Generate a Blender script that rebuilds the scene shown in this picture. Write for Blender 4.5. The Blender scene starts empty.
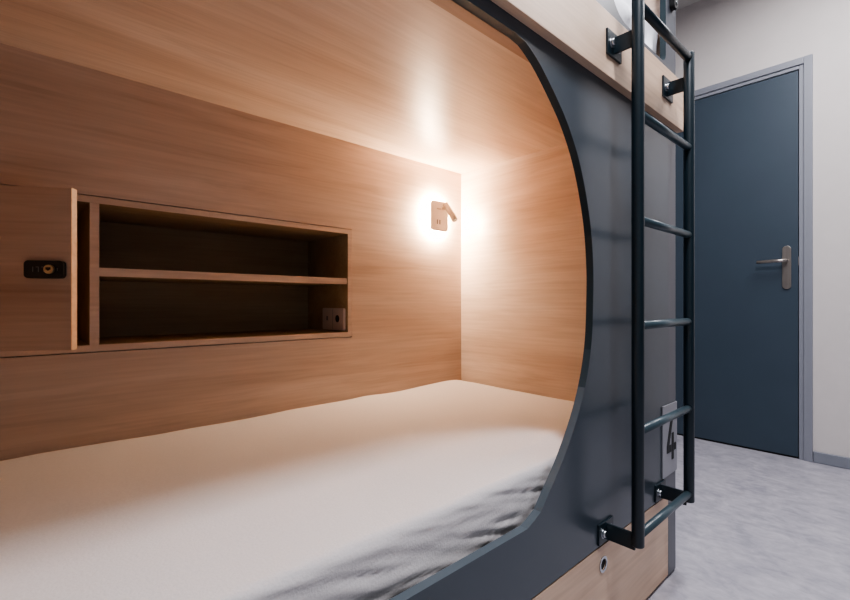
import bpy, bmesh, math, random
from mathutils import Vector, Matrix, noise
random.seed(4)
col = bpy.context.scene.collection
R = math.radians

# ------------------------------------------------------------------ camera model (850x600)
F, HY, CH = 448.0, 303.0, 0.82
YAW = R(47.56)            # angle between view axis and the bed's long axis (+X), turned to +Y

YF = 0.495                # face of the bunk front panel
YB = 1.352                # back wall of the alcove
XE = 1.453                # end wall of the alcove
XP = 1.495                # outer end of the bunk
XS = -0.60                # start of the bunk (out of frame)
ZC = 1.39                 # alcove ceiling
XD = 3.04                 # wall with the door

def onY(u, v, Y):         # photograph measurement -> x,z on a vertical plane parallel to the bed
    r = (u-425)/F
    d = Y/(math.sin(YAW)-r*math.cos(YAW))
    return d*(math.cos(YAW)+r*math.sin(YAW)), CH+(HY-v)*d/F

# ------------------------------------------------------------------ materials
def srgb(r, g, b):
    f = lambda c: (c/255/12.92) if c/255 <= .04045 else ((c/255+.055)/1.055)**2.4
    return (f(r), f(g), f(b), 1)

def base_mat(name, color, rough=.5, metal=0.0, spec=.5):
    m = bpy.data.materials.new(name); m.use_nodes = True
    nt = m.node_tree; b = nt.nodes['Principled BSDF']
    b.inputs['Base Color'].default_value = color
    b.inputs['Roughness'].default_value = rough
    b.inputs['Metallic'].default_value = metal
    b.inputs['Specular IOR Level'].default_value = spec
    return m, nt, b

def mix_noise(m, nt, b, c1, c2, scale, detail=4, vec=(1, 1, 1), lo=.35, hi=.65, bump=0, bscale=None):
    tc = nt.nodes.new('ShaderNodeTexCoord'); mp = nt.nodes.new('ShaderNodeMapping')
    mp.inputs['Scale'].default_value = vec
    nt.links.new(tc.outputs['Object'], mp.inputs['Vector'])
    n = nt.nodes.new('ShaderNodeTexNoise'); n.inputs['Scale'].default_value = scale; n.inputs['Detail'].default_value = detail
    nt.links.new(mp.outputs[0], n.inputs['Vector'])
    cr = nt.nodes.new('ShaderNodeValToRGB')
    cr.color_ramp.elements[0].position = lo; cr.color_ramp.elements[0].color = c1
    cr.color_ramp.elements[1].position = hi; cr.color_ramp.elements[1].color = c2
    nt.links.new(n.outputs['Fac'], cr.inputs['Fac']); nt.links.new(cr.outputs['Color'], b.inputs['Base Color'])
    if bump:
        n2 = nt.nodes.new('ShaderNodeTexNoise'); n2.inputs['Scale'].default_value = bscale or scale*4; n2.inputs['Detail'].default_value = 3
        nt.links.new(mp.outputs[0], n2.inputs['Vector'])
        bp = nt.nodes.new('ShaderNodeBump'); bp.inputs['Strength'].default_value = bump; bp.inputs['Distance'].default_value = .002
        nt.links.new(n2.outputs['Fac'], bp.inputs['Height']); nt.links.new(bp.outputs[0], b.inputs['Normal'])

def wood(name, axis, tint=(1, 1, 1), rough=.36, off=(0, 0, 0), turn=0):
    """pale beech laminate, grain along world axis 'x','y' or 'z'"""
    m, nt, b = base_mat(name, (1, 1, 1, 1), rough)
    N, L = nt.nodes.new, nt.links.new
    g0 = N('ShaderNodeNewGeometry'); geo = N('ShaderNodeVectorRotate'); geo.rotation_type = 'Z_AXIS'; geo.inputs['Angle'].default_value = turn
    L(g0.outputs['Position'], geo.inputs['Vector'])
    mp = N('ShaderNodeMapping'); mp.inputs['Location'].default_value = off
    s = {'x': (.9, 7, 7), 'y': (7, .9, 7), 'z': (7, 7, .9)}[axis]
    mp.inputs['Scale'].default_value = s
    L(geo.outputs['Vector'], mp.inputs['Vector'])
    # broad flame figure
    n1 = N('ShaderNodeTexNoise'); n1.inputs['Scale'].default_value = 1.1; n1.inputs['Detail'].default_value = 5; n1.inputs['Roughness'].default_value = .55; n1.inputs['Distortion'].default_value = .7
    L(mp.outputs[0], n1.inputs['Vector'])
    r1 = N('ShaderNodeValToRGB'); e = r1.color_ramp.elements
    def c(r_, g_, b_):
        k = srgb(r_, g_, b_); return (k[0]*tint[0], k[1]*tint[1], k[2]*tint[2], 1)
    e[0].position = .3; e[0].color = c(196, 164, 138)
    e[1].position = .7; e[1].color = c(224, 197, 173)
    x = e.new(.5); x.color = c(212, 182, 156)
    L(n1.outputs['Fac'], r1.inputs['Fac'])
    # fine pores / grain lines
    mp2 = N('ShaderNodeMapping')
    mp2.inputs['Scale'].default_value = {'x': (3, 90, 90), 'y': (90, 3, 90), 'z': (90, 90, 3)}[axis]
    L(geo.outputs['Vector'], mp2.inputs['Vector'])
    n2 = N('ShaderNodeTexNoise'); n2.inputs['Scale'].default_value = 1.4; n2.inputs['Detail'].default_value = 3
    L(mp2.outputs[0], n2.inputs['Vector'])
    r2 = N('ShaderNodeValToRGB'); r2.color_ramp.elements[0].position = .3; r2.color_ramp.elements[0].color = (.84, .82, .80, 1)
    r2.color_ramp.elements[1].position = .62; r2.color_ramp.elements[1].color = (1.0, 1.0, 1.0, 1)
    L(n2.outputs['Fac'], r2.inputs['Fac'])
    mx = N('ShaderNodeMix'); mx.data_type = 'RGBA'; mx.blend_type = 'MULTIPLY'; mx.inputs['Factor'].default_value = .7
    L(r1.outputs['Color'], mx.inputs['A']); L(r2.outputs['Color'], mx.inputs['B'])
    # darker cathedral streaks
    n3 = N('ShaderNodeTexNoise'); n3.inputs['Scale'].default_value = 2.3; n3.inputs['Detail'].default_value = 6; n3.inputs['Distortion'].default_value = 1.5
    L(mp.outputs[0], n3.inputs['Vector'])
    r3 = N('ShaderNodeValToRGB'); r3.color_ramp.elements[0].position = .56; r3.color_ramp.elements[0].color = (1, 1, 1, 1)
    r3.color_ramp.elements[1].position = .74; r3.color_ramp.elements[1].color = (.74, .70, .66, 1)
    L(n3.outputs['Fac'], r3.inputs['Fac'])
    mx2 = N('ShaderNodeMix'); mx2.data_type = 'RGBA'; mx2.blend_type = 'MULTIPLY'; mx2.inputs['Factor'].default_value = .45
    L(mx.outputs['Result'], mx2.inputs['A']); L(r3.outputs['Color'], mx2.inputs['B'])
    L(mx2.outputs['Result'], b.inputs['Base Color'])
    bp = N('ShaderNodeBump'); bp.inputs['Strength'].default_value = .06; bp.inputs['Distance'].default_value = .001
    L(n2.outputs['Fac'], bp.inputs['Height']); L(bp.outputs[0], b.inputs['Normal'])
    return m

M = {}
M['wood_x'] = wood('beech laminate back', 'x', tint=(.96, 1.03, 1.16))
M['wood_ceiling'] = wood('beech laminate soffit', 'x', tint=(1, 1.06, 1.16), rough=.38, off=(3.1, 1.7, 4))
M['wood_end'] = wood('beech laminate end', 'y', tint=(1.02, 1.12, 1.28), off=(.3, 2.1, .7))
M['wood_pale'] = wood('pale beech front', 'x', tint=(1.0, 1.0, 1.02), rough=.45, off=(5, 2, 1))
M['wood_door'] = wood('beech cabinet door', 'x', tint=(.90, .86, .88), turn=R(33.5))
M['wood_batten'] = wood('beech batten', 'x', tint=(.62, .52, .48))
M['wood_edge'] = wood('beech edge band', 'x', tint=(1.05, .98, .92), rough=.45)
M['wood_niche_shaded'] = wood('shaded beech cabinet carcass', 'x', tint=(.58, .58, .47), rough=.6)  # same beech tinted down, the shade of the recess put into its colour

def simple(key, name, rgb, rough=.5, metal=0, spec=.5, var=.06, scale=30, bump=0, vec=(1, 1, 1), bscale=None):
    c = srgb(*rgb); m, nt, b = base_mat(name, c, rough, metal, spec)
    c1 = tuple(min(1, x*(1-var)) for x in c[:3])+(1,); c2 = tuple(min(1, x*(1+var)) for x in c[:3])+(1,)
    mix_noise(m, nt, b, c1, c2, scale, vec=vec, bump=bump, bscale=bscale)
    M[key] = m
simple('panel', 'anthracite satin laminate', (62, 72, 81), .28, var=.02, spec=.6)
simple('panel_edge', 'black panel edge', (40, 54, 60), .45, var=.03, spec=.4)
simple('panel_edge_half_lit', 'half lit panel edge', (50, 65, 73), .42, var=.03, spec=.5)  # middle copy of the panel edge, some light from above in its colour
simple('panel_edge_lit', 'panel edge lit from above', (82, 92, 100), .4, var=.03, spec=.5)  # upward-facing copy of the panel edge, light from above put in its colour
simple('post', 'grey lacquered post', (70, 74, 82), .4, var=.02)
simple('post_low', 'dark grey lacquered post', (88, 91, 99), .35, var=.02)
simple('gap', 'black shadow gap', (14, 14, 15), .8)
simple('ladder', 'petrol black powder coat', (20, 37, 46), .36, var=.08, scale=200, bump=.1, bscale=900)
simple('rung', 'grey green powder coat', (62, 78, 86), .3, var=.08, scale=200, bump=.08, bscale=900)
simple('steel', 'zinc screw steel', (190, 195, 200), .25, metal=1)
simple('brushed', 'brushed nickel', (176, 168, 162), .35, metal=.9, vec=(1, 1, .05), scale=120)
simple('door', 'blue grey door laminate', (60, 73, 86), .5, var=.025, scale=6)
simple('frame', 'light grey door frame paint', (140, 143, 153), .4, var=.015)
simple('base', 'grey baseboard vinyl', (134, 138, 148), .5, var=.03)
simple('wall', 'off white wall paint', (214, 208, 206), .85, var=.015, scale=14, bump=.12, bscale=260)
simple('ceil', 'white ceiling paint', (206, 204, 200), .9, var=.01)
simple('plate', 'light grey sign plate', (150, 151, 158), .45, var=.015)
simple('black', 'black plastic', (14, 15, 17), .35, var=.05)
simple('digit', 'dark digit film', (10, 20, 24), .6, var=.03)
simple('lampbody', 'champagne lamp lacquer', (236, 226, 220), .4, var=.02)
simple('lamphead', 'grey lamp head', (200, 186, 174), .4, metal=0)
simple('darkmetal', 'dark lens', (60, 55, 50), .3)
simple('socket', 'off white socket plastic', (205, 190, 182), .4, var=.01)
simple('pillow', 'white crisp cotton', (236, 238, 244), .8, var=.02, bump=.2, bscale=400)
simple('core', 'mattress ticking', (180, 180, 184), .9)
simple('brass', 'lock ring metal', (190, 170, 140), .3, metal=.9)
simple('mark', 'grey number wheel print', (125, 127, 130), .5)

# sheet: woven cotton
m, nt, b = base_mat('ivory cotton sheet', srgb(226, 222, 222), .9, spec=.2)
N, L = nt.nodes.new, nt.links.new
tc = N('ShaderNodeTexCoord')
w1 = N('ShaderNodeTexNoise'); w1.inputs['Scale'].default_value = 260; w1.inputs['Detail'].default_value = 4; L(tc.outputs['Object'], w1.inputs['Vector'])
mpx = N('ShaderNodeMapping'); mpx.inputs['Scale'].default_value = (12, 5, 30); mpx.inputs['Rotation'].default_value = (0, R(14), R(8)); L(tc.outputs['Object'], mpx.inputs['Vector'])
w2 = N('ShaderNodeTexNoise'); w2.inputs['Scale'].default_value = 1.0; w2.inputs['Detail'].default_value = 5; L(mpx.outputs[0], w2.inputs['Vector'])
rr = N('ShaderNodeValToRGB'); rr.color_ramp.elements[0].color = srgb(196, 193, 195); rr.color_ramp.elements[1].color = srgb(212, 208, 208)
L(w1.outputs['Fac'], rr.inputs['Fac']); L(rr.outputs['Color'], b.inputs['Base Color'])
b1 = N('ShaderNodeBump'); b1.inputs['Strength'].default_value = .35; b1.inputs['Distance'].default_value = .0015; L(w1.outputs['Fac'], b1.inputs['Height'])
b2 = N('ShaderNodeBump'); b2.inputs['Strength'].default_value = .18; b2.inputs['Distance'].default_value = .006; L(w2.outputs['Fac'], b2.inputs['Height']); L(b1.outputs[0], b2.inputs['Normal'])
L(b2.outputs[0], b.inputs['Normal'])
b.inputs['Sheen Weight'].default_value = .15
M['sheet'] = m

# floor: mottled lavender grey linoleum
m, nt, b = base_mat('mottled grey linoleum', srgb(170, 168, 178), .42)
N, L = nt.nodes.new, nt.links.new
tc = N('ShaderNodeTexCoord')
def fl(sc, vec, det):
    mp = N('ShaderNodeMapping'); mp.inputs['Scale'].default_value = vec; L(tc.outputs['Object'], mp.inputs['Vector'])
    n = N('ShaderNodeTexNoise'); n.inputs['Scale'].default_value = sc; n.inputs['Detail'].default_value = det; n.inputs['Roughness'].default_value = .65; n.inputs['Distortion'].default_value = .6
    L(mp.outputs[0], n.inputs['Vector']); return n
na = fl(9, (1, 1, 1), 6); nb = fl(34, (1, .55, 1), 6)
ad = N('ShaderNodeMath'); ad.operation = 'ADD'; L(na.outputs['Fac'], ad.inputs[0]); L(nb.outputs['Fac'], ad.inputs[1])
hf = N('ShaderNodeMath'); hf.operation = 'MULTIPLY'; hf.inputs[1].default_value = .5; L(ad.outputs[0], hf.inputs[0])
rr = N('ShaderNodeValToRGB'); rr.color_ramp.elements[0].position = .36; rr.color_ramp.elements[0].color = srgb(150, 149, 160)
rr.color_ramp.elements[1].position = .64; rr.color_ramp.elements[1].color = srgb(190, 187, 195)
L(hf.outputs[0], rr.inputs['Fac']); L(rr.outputs['Color'], b.inputs['Base Color'])
M['floor'] = m

m = bpy.data.materials.new('warm led'); m.use_nodes = True; nt = m.node_tree; b = nt.nodes['Principled BSDF']
b.inputs['Base Color'].default_value = (1, .8, .6, 1)
b.inputs['Emission Color'].default_value = (1, .75, .52, 1); b.inputs['Emission Strength'].default_value = 560
M['led'] = m

# ------------------------------------------------------------------ geometry helpers
def link(name, bm, mat, parent=None, smooth=False, bev=0, auto=True):
    me = bpy.data.meshes.new(name)
    bmesh.ops.recalc_face_normals(bm, faces=bm.faces)
    bm.to_mesh(me); bm.free()
    mats = mat if isinstance(mat, (list, tuple)) else [mat]
    for k in mats: me.materials.append(M[k])
    o = bpy.data.objects.new(name, me); col.objects.link(o)
    if parent is not None:
        o.parent = parent
        o.matrix_parent_inverse = Matrix.Translation(-parent.location)
    if smooth:
        for p in me.polygons: p.use_smooth = True
    if bev:
        bv = o.modifiers.new('bevel', 'BEVEL'); bv.width = bev; bv.segments = 3; bv.limit_method = 'ANGLE'; bv.angle_limit = R(40)
        bv.harden_normals = False
    return o
def box(bm, x0, x1, y0, y1, z0, z1, mi=0):
    vs = [bm.verts.new((x, y, z)) for x in (x0, x1) for y in (y0, y1) for z in (z0, z1)]
    for f in ((0, 1, 3, 2), (4, 6, 7, 5), (0, 4, 5, 1), (2, 3, 7, 6), (0, 2, 6, 4), (1, 5, 7, 3)):
        fc = bm.faces.new([vs[i] for i in f]); fc.material_index = mi
    return vs
def B(*a):
    bm = bmesh.new(); box(bm, *a); return bm
def cyl(bm, p, q, r, seg=24, r2=None, mi=0, caps=True):
    p, q = Vector(p), Vector(q); d = (q-p).normalized()
    a = d.orthogonal().normalized(); c = d.cross(a); r2 = r if r2 is None else r2
    A = [bm.verts.new(p+(a*math.cos(t)+c*math.sin(t))*r) for t in [2*math.pi*i/seg for i in range(seg)]]
    Bv = [bm.verts.new(q+(a*math.cos(t)+c*math.sin(t))*r2) for t in [2*math.pi*i/seg for i in range(seg)]]
    for i in range(seg):
        f = bm.faces.new((A[i], A[(i+1) % seg], Bv[(i+1) % seg], Bv[i])); f.material_index = mi; f.smooth = True
    if caps:
        bm.faces.new(A[::-1]).material_index = mi; bm.faces.new(Bv).material_index = mi
def tube(bm, pts, r, seg=16):
    pts = [Vector(p) for p in pts]; rings = []
    up = None
    for i, p in enumerate(pts):
        d = (pts[min(i+1, len(pts)-1)]-pts[max(i-1, 0)]).normalized()
        if up is None: up = d.orthogonal().normalized()
        a = (up-d*up.dot(d)).normalized(); up = a; c = d.cross(a)
        rings.append([bm.verts.new(p+(a*math.cos(2*math.pi*k/seg)+c*math.sin(2*math.pi*k/seg))*r) for k in range(seg)])
    for i in range(len(rings)-1):
        for k in range(seg):
            f = bm.faces.new((rings[i][k], rings[i][(k+1) % seg], rings[i+1][(k+1) % seg], rings[i+1][k])); f.smooth = True
    bm.faces.new(rings[0][::-1]); bm.faces.new(rings[-1])
def empty(name, loc, label=None, cat=None, group=None, kind=None):
    o = bpy.data.objects.new(name, None); o.location = loc; o.empty_display_size = .05; col.objects.link(o)
    return tag(o, label, cat, group, kind)
def tag(o, label=None, cat=None, group=None, kind=None):
    if label: o['label'] = label
    if cat: o['category'] = cat
    if group: o['group'] = group
    if kind: o['kind'] = kind
    return o
def rrect(x0, x1, z0, z1, r, n=8):
    pts = []
    rs = r if isinstance(r, (list, tuple)) else [r]*4      # br, tr, tl, bl
    for (cx, cz, a0, q) in ((x1-rs[0], z0+rs[0], -90, rs[0]), (x1-rs[1], z1-rs[1], 0, rs[1]), (x0+rs[2], z1-rs[2], 90, rs[2]), (x0+rs[3], z0+rs[3], 180, rs[3])):
        for i in range(n+1):
            t = R(a0+90*i/n); pts.append((cx+q*math.cos(t), cz+q*math.sin(t)))
    return pts
def plate_holes(outer, holes, y0, y1, mi_edge=0):
    """vertical plate (x,z outlines) from y0 (front) to y1, with holes; hole side walls get mi_edge"""
    from mathutils.geometry import tessellate_polygon
    bm = bmesh.new(); loops = [outer]+holes
    fl_ = [p for l in loops for p in l]
    tris = tessellate_polygon([[Vector((p[0], p[1], 0)) for p in l] for l in loops])
    f0 = [bm.verts.new((p[0], y0, p[1])) for p in fl_]; f1 = [bm.verts.new((p[0], y1, p[1])) for p in fl_]
    for t in tris:
        try:
            bm.faces.new([f0[i] for i in t]); bm.faces.new([f1[i] for i in reversed(t)])
        except ValueError: pass
    k = 0
    for li, l in enumerate(loops):
        n = len(l)
        for i in range(n):
            a, b_ = k+i, k+(i+1) % n
            f = bm.faces.new((f0[a], f0[b_], f1[b_], f1[a])); f.material_index = mi_edge if li else 0
        k += n
    return bm
def spline(pts, n=6):
    out = []
    P = [Vector(p) for p in pts]
    for i in range(len(P)-1):
        p0, p1, p2, p3 = P[max(i-1, 0)], P[i], P[i+1], P[min(i+2, len(P)-1)]
        for k in range(n):
            t = k/n
            out.append(.5*((2*p1)+(-p0+p2)*t+(2*p0-5*p1+4*p2-p3)*t*t+(-p0+3*p1-3*p2+p3)*t*t*t))
    out.append(P[-1]); return [(q.x, q.y) for q in out]

# ------------------------------------------------------------------ room shell
ZT, YW0, YW1, XW = 2.64, -1.7, 1.72, -1.6
def st(name, bm, mat): return tag(link(name, bm, mat), kind='structure')
st('floor', B(XW-.1, XD+.1, YW0-.1, YW1+.1, -.1, 0), 'floor')
st('ceiling', B(XW-.1, XD+.1, YW0-.1, YW1+.1, ZT, ZT+.1), 'ceil')
st('wall_left', B(XW, XD, YW1, YW1+.1, 0, ZT), 'wall')
st('wall_front', B(XW, XD, YW0-.1, YW0, 0, ZT), 'panel')
st('wall_back', B(XW-.1, XW, YW0-.1, YW1+.1, 0, ZT), 'wall')
# wall with door hole
DY0, DY1, DZ = .411, 1.335, 2.047
bm = bmesh.new()
box(bm, XD, XD+.1, YW0-.1, DY0-.03, 0, ZT); box(bm, XD, XD+.1, DY1+.03, YW1+.1, 0, ZT); box(bm, XD, XD+.1, DY0-.03, DY1+.03, DZ+.03, ZT)
st('wall_right', bm, 'wall')
st('baseboard_right', B(XD-.012, XD, YW0, DY0-.057, 0, .058), 'base').modifiers.new('b', 'BEVEL').width = .003

door = empty('door_1', (XD, (DY0+DY1)/2, 0), 'dark blue-grey flush door in a light grey frame beyond the bunk ladder', 'door', kind='structure')
link('door_leaf', B(XD-.004, XD+.036, DY0+.003, DY1-.003, .010, DZ-.004), 'door', door, bev=.002)
link('threshold_gap', B(XD+.002, XD+.05, DY0-.02, DY1+.02, 0, .009), 'gap', door)
bm = bmesh.new()
w = .056
# architrave with a stepped rebate
for (x0, x1, a, b_) in ((XD-.016, XD, .020, w), (XD-.008, XD+.06, 0.0, .0205)):
    box(bm, x0, x1, DY0-b_, DY0-a, 0, DZ+b_)
    box(bm, x0, x1, DY1+a, DY1+b_, 0, DZ+b_)
    box(bm, x0, x1, DY0-a, DY1+a, DZ+a, DZ+b_)
link('door_frame', bm, 'frame', door, bev=.003)
hy, hz = .452, None
# handle: plate centre measured on the leaf
def onX(u, v, X):
    r = (u-425)/F; d = X/(math.cos(YAW)+r*math.sin(YAW)); return d*(math.sin(YAW)-r*math.cos(YAW)), CH+(HY-v)*d/F
py, pzt = onX(787, 246, XD); _, pzb = onX(787, 289, XD)
pts = rrect(py-.019, py+.019, pzb, pzt, .018, 8)
def ext_yz(pts, x0, x1):
    bm = bmesh.new(); a = [bm.verts.new((x0, p[0], p[1])) for p in pts]; c = [bm.verts.new((x1, p[0], p[1])) for p in pts]
    bm.faces.new(a); bm.faces.new(c[::-1])
    for i in range(len(pts)): bm.faces.new((a[i], a[(i+1) % len(pts)], c[(i+1) % len(pts)], c[i]))
    return bm
link('handle_plate', ext_yz(pts, XD-.012, XD-.004), 'brushed', door, bev=.002)
lz = onX(787, 261, XD)[1]
bm = bmesh.new()
tube(bm, [(XD-.012, py, lz), (XD-.036, py, lz), (XD-.046, py+.004, lz), (XD-.052, py+.014, lz), (XD-.053, py+.03, lz), (XD-.053, py+.122, lz-.002)], .0085)
link('lever', bm, 'brushed', door, smooth=False)
bm = bmesh.new(); cyl(bm, (XD-.013, py, pzb+.035), (XD-.016, py, pzb+.035), .009); link('thumb_turn', bm, 'brushed', door)
link('strike', B(XD-.0035, XD-.001, DY0-.004, DY0+.003, lz-.025, lz+.02), 'brushed', door)

# ------------------------------------------------------------------ bunk
bunk = empty('bunk_bed', ((XS+XP)/2, 1.1, 0), 'built-in beech and anthracite bunk bed with a curved sleeping opening', 'bunk bed')
T = .017
# opening outline of the lower berth (x,z on the face of the panel)
arc_px = [(525, 41.4), (531.8, 50.8), (543, 69.6), (560, 105), (570, 130), (579, 160), (586, 194), (591, 230), (593.3, 268), (593.2, 302), (591.6, 342), (586.5, 380), (577, 419), (563, 460), (549, 493), (541, 512)]
arc = [onY(u, v, YF) for u, v in arc_px]
zlow = .392; zup = arc[0][1]
arc = spline(arc, 5)
# soft lower corner running into the straight sill
lowc = spline([arc[-1], (arc[-1][0]-.018, zlow+.010), (arc[-1][0]-.045, zlow)], 4)[1:]
upc = [(arc[0][0]-.03, zup+.004)]
right = upc+arc+lowc
cx = (XS+XE)/2
left = [(2*cx-x, z) for x, z in reversed(right)]
hole = right+left
outer = [(XS, .254), (XP-.062, .254), (XP-.062, 1.343), (XS, 1.343)]
# front anthracite, edge black, paler facing up: overhead light painted into the colour
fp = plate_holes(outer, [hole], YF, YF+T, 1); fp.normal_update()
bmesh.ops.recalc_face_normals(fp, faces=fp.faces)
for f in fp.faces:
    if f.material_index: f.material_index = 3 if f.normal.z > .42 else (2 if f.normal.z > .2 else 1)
link('front_panel', fp, ['panel', 'panel_edge', 'panel_edge_half_lit', 'panel_edge_lit'], bunk)
# narrow post finishing the end of the bunk
link('post', B(XP-.061, XP, YF+.0005, YF+T, .006, 1.348), 'post_low', bunk, bev=.001)
link('end_cladding', B(XP-.03, XP, YF+T+.001, YB+.33, 0.01, 2.60), 'post', bunk)
# drawer front below
DX1 = XP-.064
ring = rrect(*[0]*4, 0) if False else None
px, pz = onY(603, 564, YF)
circ = [(px+.013*math.cos(t), pz+.013*math.sin(t)) for t in [2*math.pi*i/28 for i in range(28)]]
drawer = link('drawer_front', plate_holes([(XS, .012), (DX1, .012), (DX1, .250), (XS, .250)], [circ], YF, YF+T, 0), 'wood_pale', bunk)
circo = [(px+.0185*math.cos(t), pz+.0185*math.sin(t)) for t in [2*math.pi*i/28 for i in range(28)]]
link('finger_ring', plate_holes(circo, [circ], YF-.002, YF, 0), 'steel', drawer)
bm = bmesh.new(); cyl(bm, (px, YF+.0008, pz), (px, YF+.012, pz), .0128, 28); link('finger_hole', bm, 'gap', drawer)
link('plinth', B(XS, XP-.005, YF+.02, YF+.04, 0, .25), 'gap', bunk)
# alcove lining
CABX0, CABX1, CABZ0, CABZ1 = -.150, None, None, None
nx1, nzt = onY(352, 229.3, YB); _, nzb = onY(352, 337, YB)
link('back_panel', plate_holes([(XS, .30), (XE, .30), (XE, ZC), (XS, ZC)], [[(CABX0, nzb), (nx1, nzb), (nx1, nzt), (CABX0, nzt)]], YB, YB+.016, 0), 'wood_x', bunk)
link('end_panel', B(XE, XE+.012, YF+T+.002, YB+.016, .28, ZC), 'wood_end', bunk)
link('end_panel', B(XS-.018, XS, YF+T, YB+.016, .28, ZC), 'wood_end', bunk)
link('soffit_panel', B(XS, XE+.012, YF+T+.001, YB+.016, ZC, ZC+.02), 'wood_ceiling', bunk)
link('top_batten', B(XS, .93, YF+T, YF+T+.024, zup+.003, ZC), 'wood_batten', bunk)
link('bed_base', B(XS, XE, YF+T+.001, YB, .28, .30), 'gap', bunk)
# upper berth: proud fascia, deck, front panel with rounded access opening
link('fascia_board', B(XS, XP+.008, YF-.020, YF+.0, 1.342, 1.489), 'wood_pale', bunk, bev=.0015)
link('fascia_gap', B(XS, XP-.064, YF+.0, YF+T, 1.3435, 1.3475), 'gap', bunk)
link('upper_deck', B(XS, XE, YF+T+.001, YB, 1.47, 1.492), 'wood_x', bunk)
uo = rrect(1.045, 1.415, 1.527, 2.42, [.028, .06, .06, .11], 10)
link('upper_front_panel', plate_holes([(XS, 1.349), (XP, 1.349), (XP, 2.60), (XS, 2.60)], [uo], YF+.0005, YF+T, 1), ['post', 'panel_edge'], bunk)
link('upper_end_panel', B(XE, XE+.012, YF+T+.002, YB+.016, 1.492, 2.58), 'wood_end', bunk)
link('upper_back_panel', B(XS, XE, YB, YB+.016, 1.492, 2.58), 'wood_x', bunk)
link('roof_panel', B(XS, XP, YF+T, YB+.3, 2.58, 2.60), 'wood_x', bunk)

def shade_inside(bm):
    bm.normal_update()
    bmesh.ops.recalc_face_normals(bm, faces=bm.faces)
    for f in bm.faces: f.material_index = 0 if f.normal.y < -.5 else 1  # all but the front faces take the beech with painted recess shade
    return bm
# ------------------------------------------------------------------ wall cabinet let into the back panel
cab = empty('wall_cabinet', ((CABX0+nx1)/2, YB+.15, nzb), 'open beech wall cabinet with one long shelf, recessed in the wood back panel', 'cabinet')
g = .0025; t_ = .016; CD = .29
x0, x1, z0, z1 = CABX0+g, nx1-g, nzb+g, nzt-g
bm = bmesh.new(); ya, yb = YB-.002, YB+CD
box(bm, x0, x1, ya, yb, z1-t_, z1); box(bm, x0, x1, ya, yb, z0, z0+t_)
box(bm, x0, x0+t_, ya, yb, z0+t_, z1-t_); box(bm, x1-t_, x1, ya, yb, z0+t_, z1-t_)
shade_inside(bm); link('case', bm, ['wood_x', 'wood_niche_shaded'], cab)
link('cabinet_back', B(x0, x1, yb, yb+.008, z0, z1), 'wood_niche_shaded', cab)
link('shadow_gap', B(CABX0+.0002, nx1-.0002, YB+.02, YB+.022, nzb+.0002, nzt-.0002), 'gap', cab) if False else None
divx = onY(94.5, 270, YB)[0]
link('divider', shade_inside(B(divx-.0095, divx+.0095, YB+.0, yb, z0+t_, z1-t_)), ['wood_x', 'wood_niche_shaded'], cab)
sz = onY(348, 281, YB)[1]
link('shelf', shade_inside(B(divx+.0095, x1-t_, YB+.004, yb, sz-.0115, sz+.0095)), ['wood_x', 'wood_niche_shaded'], cab)
# door ajar, hinged on the left beyond the frame
hx, hyy = -.122, YB-.004
ex, ey = .087, 1.209
ang = math.atan2(ey-hyy, ex-hx); wd = math.hypot(ex-hx, ey-hyy)
dh0, dh1 = .720, 1.0645
def dloc(bm):      # local x along door, y thickness outward (toward the camera is -y)
    bmesh.ops.transform(bm, matrix=Matrix.Translation((hx, hyy, 0)) @ Matrix.Rotation(ang, 4, 'Z'), verts=bm.verts); return bm
dr = link('cabinet_door', dloc(B(0, wd, 0, .018, dh0, dh1)), ['wood_door'], cab, bev=.001)
link('edge_band', dloc(B(wd, wd+.0015, -.0005, .0185, dh0, dh1)), 'wood_edge', dr)
# lock position on door surface
def ondoor(u, v):
    r = (u-425)/F; dx, dy = math.cos(YAW)+r*math.sin(YAW), math.sin(YAW)-r*math.cos(YAW)
    ux, uy = math.cos(ang), math.sin(ang)
    # t*(dx,dy) = (hx,hyy)+s*(ux,uy)
    det = dx*(-uy)+ux*dy; t = (hx*(-uy)+ux*hyy)/det; s = (dx*hyy-dy*hx)/det
    return s, CH+(HY-v)*t/F
s0, lz1 = ondoor(27, 261.7); s1, lz0 = ondoor(66.5, 277.7)
lzc = (ondoor(47, 269.7))[1]; lh = .0185
lockb = plate_holes(rrect(s0, s1, lzc-lh, lzc+lh, .008, 6), [], -.010, 0)
link('lock_body', dloc(lockb), 'black', dr, bev=.0015)
sd = ondoor(53.5, 269)[0]
bm = bmesh.new(); cyl(bm, (sd, -.010, lzc), (sd, -.017, lzc), .0095, 28)
link('lock_dial', dloc(bm), 'brass', dr, bev=.001)
bm = bmesh.new(); box(bm, sd-.0045, sd+.0045, -.0178, -.017, lzc-.001, lzc+.004); cyl(bm, (sd, -.017, lzc), (sd, -.0178, lzc), .003)
link('keyway', dloc(bm), 'black', dr)
bm = bmesh.new()
segs = {'1': 'bc', '0': 'abcdef', '7': 'abc'}
def digit(bm, ch, cx_, cz_, w_, h_, t, y):
    for s_ in segs[ch]:
        a = {'a': (-w_, w_, h_-t, h_), 'd': (-w_, w_, -h_, -h_+t), 'b': (w_-t, w_, 0, h_), 'c': (w_-t, w_, -h_, 0), 'f': (-w_, -w_+t, 0, h_), 'e': (-w_, -w_+t, -h_, 0)}[s_]
        box(bm, cx_+a[0], cx_+a[1], y-.0003, y, cz_+a[2], cz_+a[3])
for k, ch in enumerate('1771'):
    digit(bm, ch, s0+.015+k*.0125*(s1-s0)/.09, lzc, .0028, .0055, .0013, -.010)
digit(bm, '1', s1-.012, lzc, .001, .003, .0013, -.010)
link('number_wheels', dloc(bm), 'mark', dr)

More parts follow.
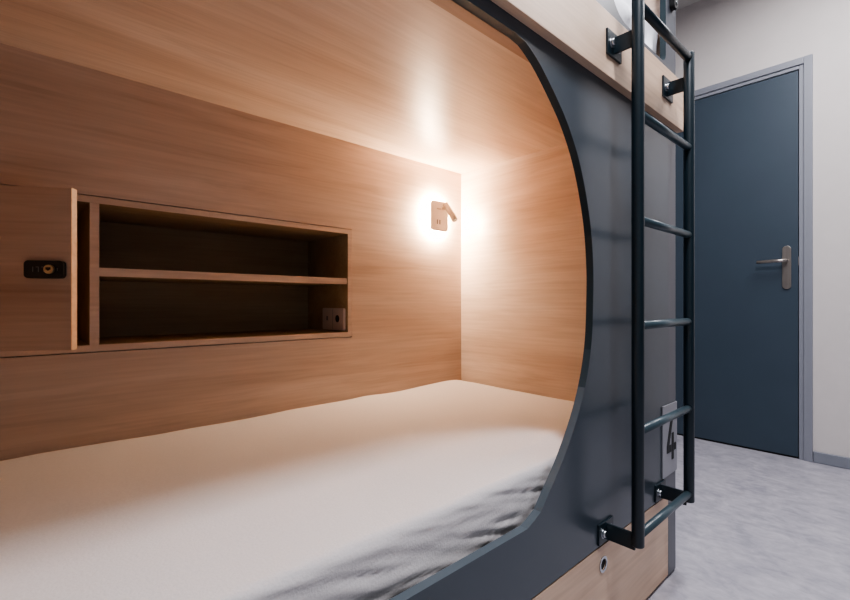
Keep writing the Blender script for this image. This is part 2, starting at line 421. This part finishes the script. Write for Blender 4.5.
# power socket on the right side wall of the niche
def onXY(u, v, X):
    r = (u-425)/F; d = X/(math.cos(YAW)+r*math.sin(YAW)); return d*(math.sin(YAW)-r*math.cos(YAW)), CH+(HY-v)*d/F
xs = x1-t_
ysa, zsa = onXY(324.5, 306, xs); ysb, zsb = onXY(346, 329, xs)
y_lo, y_hi = min(ysa, ysb), max(ysa, ysb); zs0 = z0+t_+.004; zs1 = zs0+.080
sock = empty('power_socket', (xs, (y_lo+y_hi)/2, (zs0+zs1)/2), 'small off-white double socket plate in the lower right corner of the cabinet', 'socket')
y_lo = max(y_lo, YB+.012)
link('faceplate', ext_yz(rrect(y_lo, y_hi, zs0, zs1, .006, 4), xs-.009, xs), 'socket', sock, bev=.0015)
ym = (y_lo+y_hi)/2
bm = bmesh.new(); cyl(bm, (xs-.0095, y_lo+(y_hi-y_lo)*.28, zs0+.042), (xs-.0088, y_lo+(y_hi-y_lo)*.28, zs0+.042), .013); link('socket_hole', bm, 'black', sock)
link('data_port', B(xs-.0095, xs-.0088, y_hi-(y_hi-y_lo)*.28, y_hi-(y_hi-y_lo)*.2, zs0+.034, zs0+.050), 'mark', sock)
link('divider_line', B(xs-.0093, xs-.0088, ym-.0008, ym+.0008, zs0+.004, zs1-.004), 'mark', sock)

# ------------------------------------------------------------------ mattress in fitted sheet
mat = empty('mattress', (.43, .94, .30), 'single mattress in a smooth white fitted sheet inside the lower bunk', 'mattress')
MX0, MX1, MY0, MY1, MZ = XS+.005, XE-.005, YF+T+.012, YB-.004, .482
link('mattress_core', B(MX0+.03, MX1-.03, MY0+.03, MY1-.03, .301, MZ-.05), 'core', mat)
def prof(n_top, n_side):
    """closed-ish profile from front hem up over the top to the back: list of (y,z,kind,s)"""
    P = []; r = .020; zb = .304
    for i in range(n_side): 
        t = i/n_side; P.append((MY0, zb+(MZ-r-zb)*t, 1.0))
    for i in range(9):
        a = R(90*i/8); P.append((MY0+r-r*math.cos(a), MZ-r+r*math.sin(a), 1-i/9))
    for i in range(1, n_top):
        t = i/n_top; P.append((MY0+r+(MY1-MY0-2*r)*t, MZ, 0))
    for i in range(7):
        a = R(90*i/6); P.append((MY1-r+r*math.sin(a), MZ-r+r*math.cos(a), 0))
    P.append((MY1, .304, 0)); return P
def sgn(x, z): return noise.noise(Vector((x, z, 0)))
bm = bmesh.new(); P = prof(60, 26); NX = 460; grid = []
for i in range(NX+1):
    t = i/NX
    x = MX0+(MX1-MX0)*t; row = []
    endr = min(1, (MX1-x)/.05); e2 = math.sqrt(max(0, 1-(1-endr)**2))       # round over at the far end
    end0 = min(1, (x-MX0)/.05); e1 = math.sqrt(max(0, 1-(1-end0)**2)); ee = min(e1, e2)
    for (y, z, k) in P:
        dy = dz = 0
        hgt = (z-.304)/(MZ-.304)
        # gentle body: slight crown and dips
        if z > MZ-.021:
            dz += .006*noise.noise(Vector((x*1.8, y*2.5, 3)))+.0035*noise.noise(Vector((x*5, y*6, 7)))
            dz += .010*math.exp(-((x-1.30)/.22)**2-((y-1.25)/.25)**2)      # puffed far corner
            # shallow long fold toward the front right
            q = (y-.62)-(x-.9)*.10
            if .55 < x: dz += .004*math.exp(-(q/.018)**2)*min(1, (x-.55)/.3)
            dz -= (1-ee)*.04
            # a rumpled seam at the back
            dz += .007*max(0, noise.noise(Vector((x*7, 2, 2))))*math.exp(-((y-MY1+.03)/.03)**2)
        if k > 0:
            # drawn diagonal wrinkles of the tucked side
            a = x*3.2 - z*9 + .6*noise.noise(Vector((x*2, z*5, 1)))
            w_ = noise.noise(Vector((a*.8, z*40+x*9, 4)))
            w2 = noise.noise(Vector((a*2.0, z*85+x*20, 9)))
            g2 = max(0, min(1, (x-.62)/.32))
            w3 = noise.noise(Vector((x*26-z*24, z*5, 12)))
            dep = (1-abs(w_)*2.2)
            amp = .35+.65*min(1, (1-hgt)*2.2)
            dy += k*amp*(-.0036*dep-.0040*w2-.0045*g2*w3)
            dy = max(-.012, min(dy, .006)) + .003*k
            dz += k*.003*noise.noise(Vector((x*6, 0, 5)))
        dz = dz if z > .31 else 0
        xx = x
        row.append(bm.verts.new((xx, min(max(y+dy, YF+T+.003), YB-.001), z+dz)))
    grid.append(row)
for i in range(NX):
    for j in range(len(P)-1):
        bm.faces.new((grid[i][j], grid[i+1][j], grid[i+1][j+1], grid[i][j+1]))
for g_ in (grid[0], grid[-1]):
    bm.faces.new(g_)
link('fitted_sheet', bm, 'sheet', mat, smooth=True)

# ------------------------------------------------------------------ reading lamp
lx0, _ = onY(430.5, 216, YB); lx1, _ = onY(448, 216, YB)
lx0 += .0; lzm = onY(439, 216, YB)[1]
YL = YB-.026
lx0, lx1 = onY(430.5, 216, YL)[0], onY(447, 216, YL)[0]; lzm = onY(439, 216.3, YL)[1]; lhh = .061
lamp = empty('reading_lamp', ((lx0+lx1)/2, YB, lzm), 'small back-lit wall reading lamp glowing beside the bunk end wall', 'lamp')
link('backplate', plate_holes(rrect(lx0, lx1, lzm-lhh, lzm+lhh, .014, 6), [], YL-.006, YL+.004), 'lampbody', lamp, bev=.002)
bm = bmesh.new()
box(bm, lx0+.006, lx1-.006, YL+.0045, YB-.0005, lzm-lhh+.006, lzm+lhh-.006)
link('light_ring', bm, 'led', lamp)
hxp = lx1-.014
top, bot = Vector((hxp-.016, YL-.020, lzm+.050)), Vector((hxp-.010, YL-.070, lzm-.022))
bm = bmesh.new(); cyl(bm, top, bot, .0125, 28); hd = link('spot_head', bm, 'lamphead', lamp, bev=.002)
bm = bmesh.new(); dv = (bot-top).normalized(); cyl(bm, bot, bot+dv*.001, .011, 24); link('lens', bm, 'darkmetal', hd)
bm = bmesh.new(); cyl(bm, (hxp-.016, YL-.006, lzm+.034), (hxp-.014, YL-.022, lzm+.032), .006); link('pivot', bm, 'lamphead', lamp)
link('switch', B(lx0+.030, lx0+.055, YL-.009, YL-.006, lzm+.026, lzm+.032), 'lamphead', lamp, bev=.001)
link('usb_port', B(lx0+.030, lx0+.036, YL-.0066, YL-.006, lzm-.034, lzm-.016), 'mark', lamp)
link('usb_port', B(lx0+.044, lx0+.050, YL-.0066, YL-.006, lzm-.034, lzm-.016), 'mark', lamp)

# ------------------------------------------------------------------ ladder
YLd = .418; rr_ = .0134
def xat(u, Y): return onY(u, 300, Y)[0]
XL, XR = xat(638, YLd), xat(689, YLd)
def zat(u, v, Y=YLd): return onY(u, v, Y)[1]
lad = empty('bunk_ladder', ((XL+XR)/2, YLd, .25), 'dark petrol steel ladder bolted to the bunk front', 'ladder')
zl0, zr0, zr1 = zat(638, 547), zat(689, 501), zat(689, 55)
zbot = (zl0+zr0)/2
ztop = zr1
def railbm(x, z0_, z1_):
    bm = bmesh.new(); cyl(bm, (x, YLd, z0_), (x, YLd, z1_), rr_, 32); return bm
link('rail', railbm(XL, zbot, 1.86), 'ladder', lad, bev=.003)
link('rail', railbm(XR, zbot, zat(689, 53)), 'ladder', lad, bev=.003)
print('LADDER', XL, XR, zbot, ztop, [zat(638, v) for v in (545, 434, 325, 218, 110, 0)], [zat(689, v) for v in (495, 408, 321, 235, 147, 57)])
for zz in [zat(689, v) for v in (493, 408, 321.5, 235, 148)]:
    bm = bmesh.new(); cyl(bm, (XL+.010, YLd, zz), (XR-.008, YLd, zz), .0098, 24); link('rung', bm, 'rung', lad)
zz = zat(689, 59); bm = bmesh.new(); cyl(bm, (XL+.010, YLd, zz), (XR-.006, YLd, zz), .0105, 24); link('rung', bm, 'ladder', lad)
def bracket(x, zc, yw, ph, flip=1):
    """wall plate + flat arm"""
    bm = bmesh.new()
    box(bm, x-.036, x+.036, yw-.005, yw, zc-ph, zc+ph)
    box(bm, x-.003, x+.003, YLd+.006, yw-.004, zc-.019, zc+.019)
    b_ = link('bracket', bm, 'ladder', lad, bev=.001)
    for dx in (-.017, .017):
        bm = bmesh.new(); cyl(bm, (x+dx, yw-.005, zc), (x+dx, yw-.013, zc), .008, 6); cyl(bm, (x+dx, yw-.005, zc), (x+dx, yw-.0065, zc), .0115, 20)
        link('screw', bm, 'steel', b_)
zu = zat(638, 42)
bracket(XL, onY(612, 46, YF-.02)[1], YF-.02, .029)
bracket(XR, onY(668, 91, YF-.02)[1], YF-.02, .029)
bracket(XL, onY(606, 529, YF)[1], YF, .024)
bracket(XR, onY(664, 487, YF)[1], YF, .024)

# ------------------------------------------------------------------ number plate "4"
nxa = onY(661.5, 440, YF)[0]; nxb = XP-.001
nzt_, nzb_ = onY(661.5, 406.8, YF)[1], onY(661.5, 479, YF)[1]
npl = empty('number_plate', ((nxa+nxb)/2, YF, nzb_), 'light grey sign plate with a dark number 4 behind the ladder', 'sign')
link('plate', B(nxa, nxb, YF-.004, YF-.0002, nzb_, nzt_), 'plate', npl, bev=.0008)
W, H = nxb-nxa, nzt_-nzb_
def poly(bm, pts, y0, y1):
    a = [bm.verts.new((p[0], y0, p[1])) for p in pts]; c = [bm.verts.new((p[0], y1, p[1])) for p in pts]
    bm.faces.new(a); bm.faces.new(c[::-1])
    for i in range(len(pts)): bm.faces.new((a[i], a[(i+1) % len(pts)], c[(i+1) % len(pts)], c[i]))
bm = bmesh.new()
def q(*p): return [(nxa+W*a, nzb_+H*b_) for a, b_ in p]
poly(bm, q((.56, .84), (.72, .84), (.42, .42), (.26, .42)), YF-.005, YF-.004)        # slanted stroke
poly(bm, q((.26, .42), (.26, .32), (.56, .32), (.56, .42)), YF-.005, YF-.004)        # bar, left of the stem
poly(bm, q((.78, .42), (.78, .32), (.90, .32), (.90, .42)), YF-.005, YF-.004)        # bar, right stub
poly(bm, q((.60, .58), (.60, .20), (.74, .20), (.74, .58)), YF-.005, YF-.004)        # stem
link('digit', bm, 'digit', npl)

# lock fitting high on the post
lkx, lkz = onY(671.5, 11, YF)
fit = empty('post_latch', (lkx, YF, lkz), 'black rounded latch fitting high on the grey bunk post', 'latch')
link('latch_body', plate_holes(rrect(lkx-.016, lkx+.010, lkz, lkz+.16, .009, 5), [], YF-.014, YF), 'black', fit, bev=.002)
for dz in (.018, .05):
    bm = bmesh.new(); cyl(bm, (lkx, YF-.014, lkz+dz), (lkx, YF-.017, lkz+dz), .005, 16); link('screw', bm, 'steel', fit)

# ------------------------------------------------------------------ pillow in the upper berth
pc = Vector((1.315, .640, 1.60))
bm = bmesh.new(); bmesh.ops.create_icosphere(bm, subdivisions=5, radius=1)
rot = Matrix.Rotation(R(-10), 3, 'Y') @ Matrix.Rotation(R(62), 3, 'X')
for v in bm.verts:
    p = v.co.copy()
    def sp(a, e): return math.copysign(abs(a)**e, a)
    p = Vector((sp(p.x, .62)*.18, sp(p.y, .62)*.22, p.z*.085))
    edge = max(abs(p.x)/.18, abs(p.y)/.22)
    p.z *= (1.15-.75*edge**3)
    p += Vector((0, 0, 1))*(.030*noise.noise(p*14)+.016*noise.noise(Vector((p.x*30, p.y*12, p.z*20))))
    p += p.normalized()*.006*noise.noise(p*40)
    v.co = rot @ p + pc
zmin = min(v.co.z for v in bm.verts); ymin = min(v.co.y for v in bm.verts)
for v in bm.verts: v.co += Vector((0, YF+T+.008-ymin, 1.494-zmin))
po = link('pillow', bm, 'pillow', None, smooth=True)
tag(po, 'crumpled white pillow standing in the upper bunk opening behind the ladder', 'pillow')

# ------------------------------------------------------------------ lights
def area(name, loc, size, power, color, rot=(0, 0, 0), sy=None):
    l = bpy.data.lights.new(name, 'AREA'); l.shape = 'RECTANGLE'; l.size = size; l.size_y = sy or size; l.energy = power; l.color = color
    o = bpy.data.objects.new(name, l); o.location = loc; o.rotation_euler = rot; col.objects.link(o); return o
area('ceiling_light', (.72, -.03, ZT-.05), .24, 27, (.98, .96, 1), sy=.26)
area('ceiling_light', (2.1, -.05, ZT-.05), .9, 25, (.98, .96, .98), sy=.9)
area('fill_light', (-.6, YW0+.1, 1.3), 1.8, 2.4, (.88, .94, 1.0), rot=(R(90), 0, 0), sy=1.4)  # cool fill added to brighten the alcove from the room side
w = bpy.data.worlds.new('world'); bpy.context.scene.world = w; w.use_nodes = True
w.node_tree.nodes['Background'].inputs[0].default_value = (.5, .55, .6, 1); w.node_tree.nodes['Background'].inputs[1].default_value = .3

# ------------------------------------------------------------------ camera
cd = bpy.data.cameras.new('camera'); cam = bpy.data.objects.new('camera', cd); col.objects.link(cam)
cd.sensor_fit = 'HORIZONTAL'; cd.sensor_width = 36; cd.lens = F/850*36; cd.shift_y = (HY-300)/850; cd.clip_start = .02
cam.location = (0, 0, CH); cam.rotation_euler = (R(90), 0, YAW-R(90))
bpy.context.scene.camera = cam
sc = bpy.context.scene
sc.view_settings.view_transform = 'AgX'; sc.view_settings.look = 'AgX - Medium High Contrast'; sc.view_settings.exposure = .62
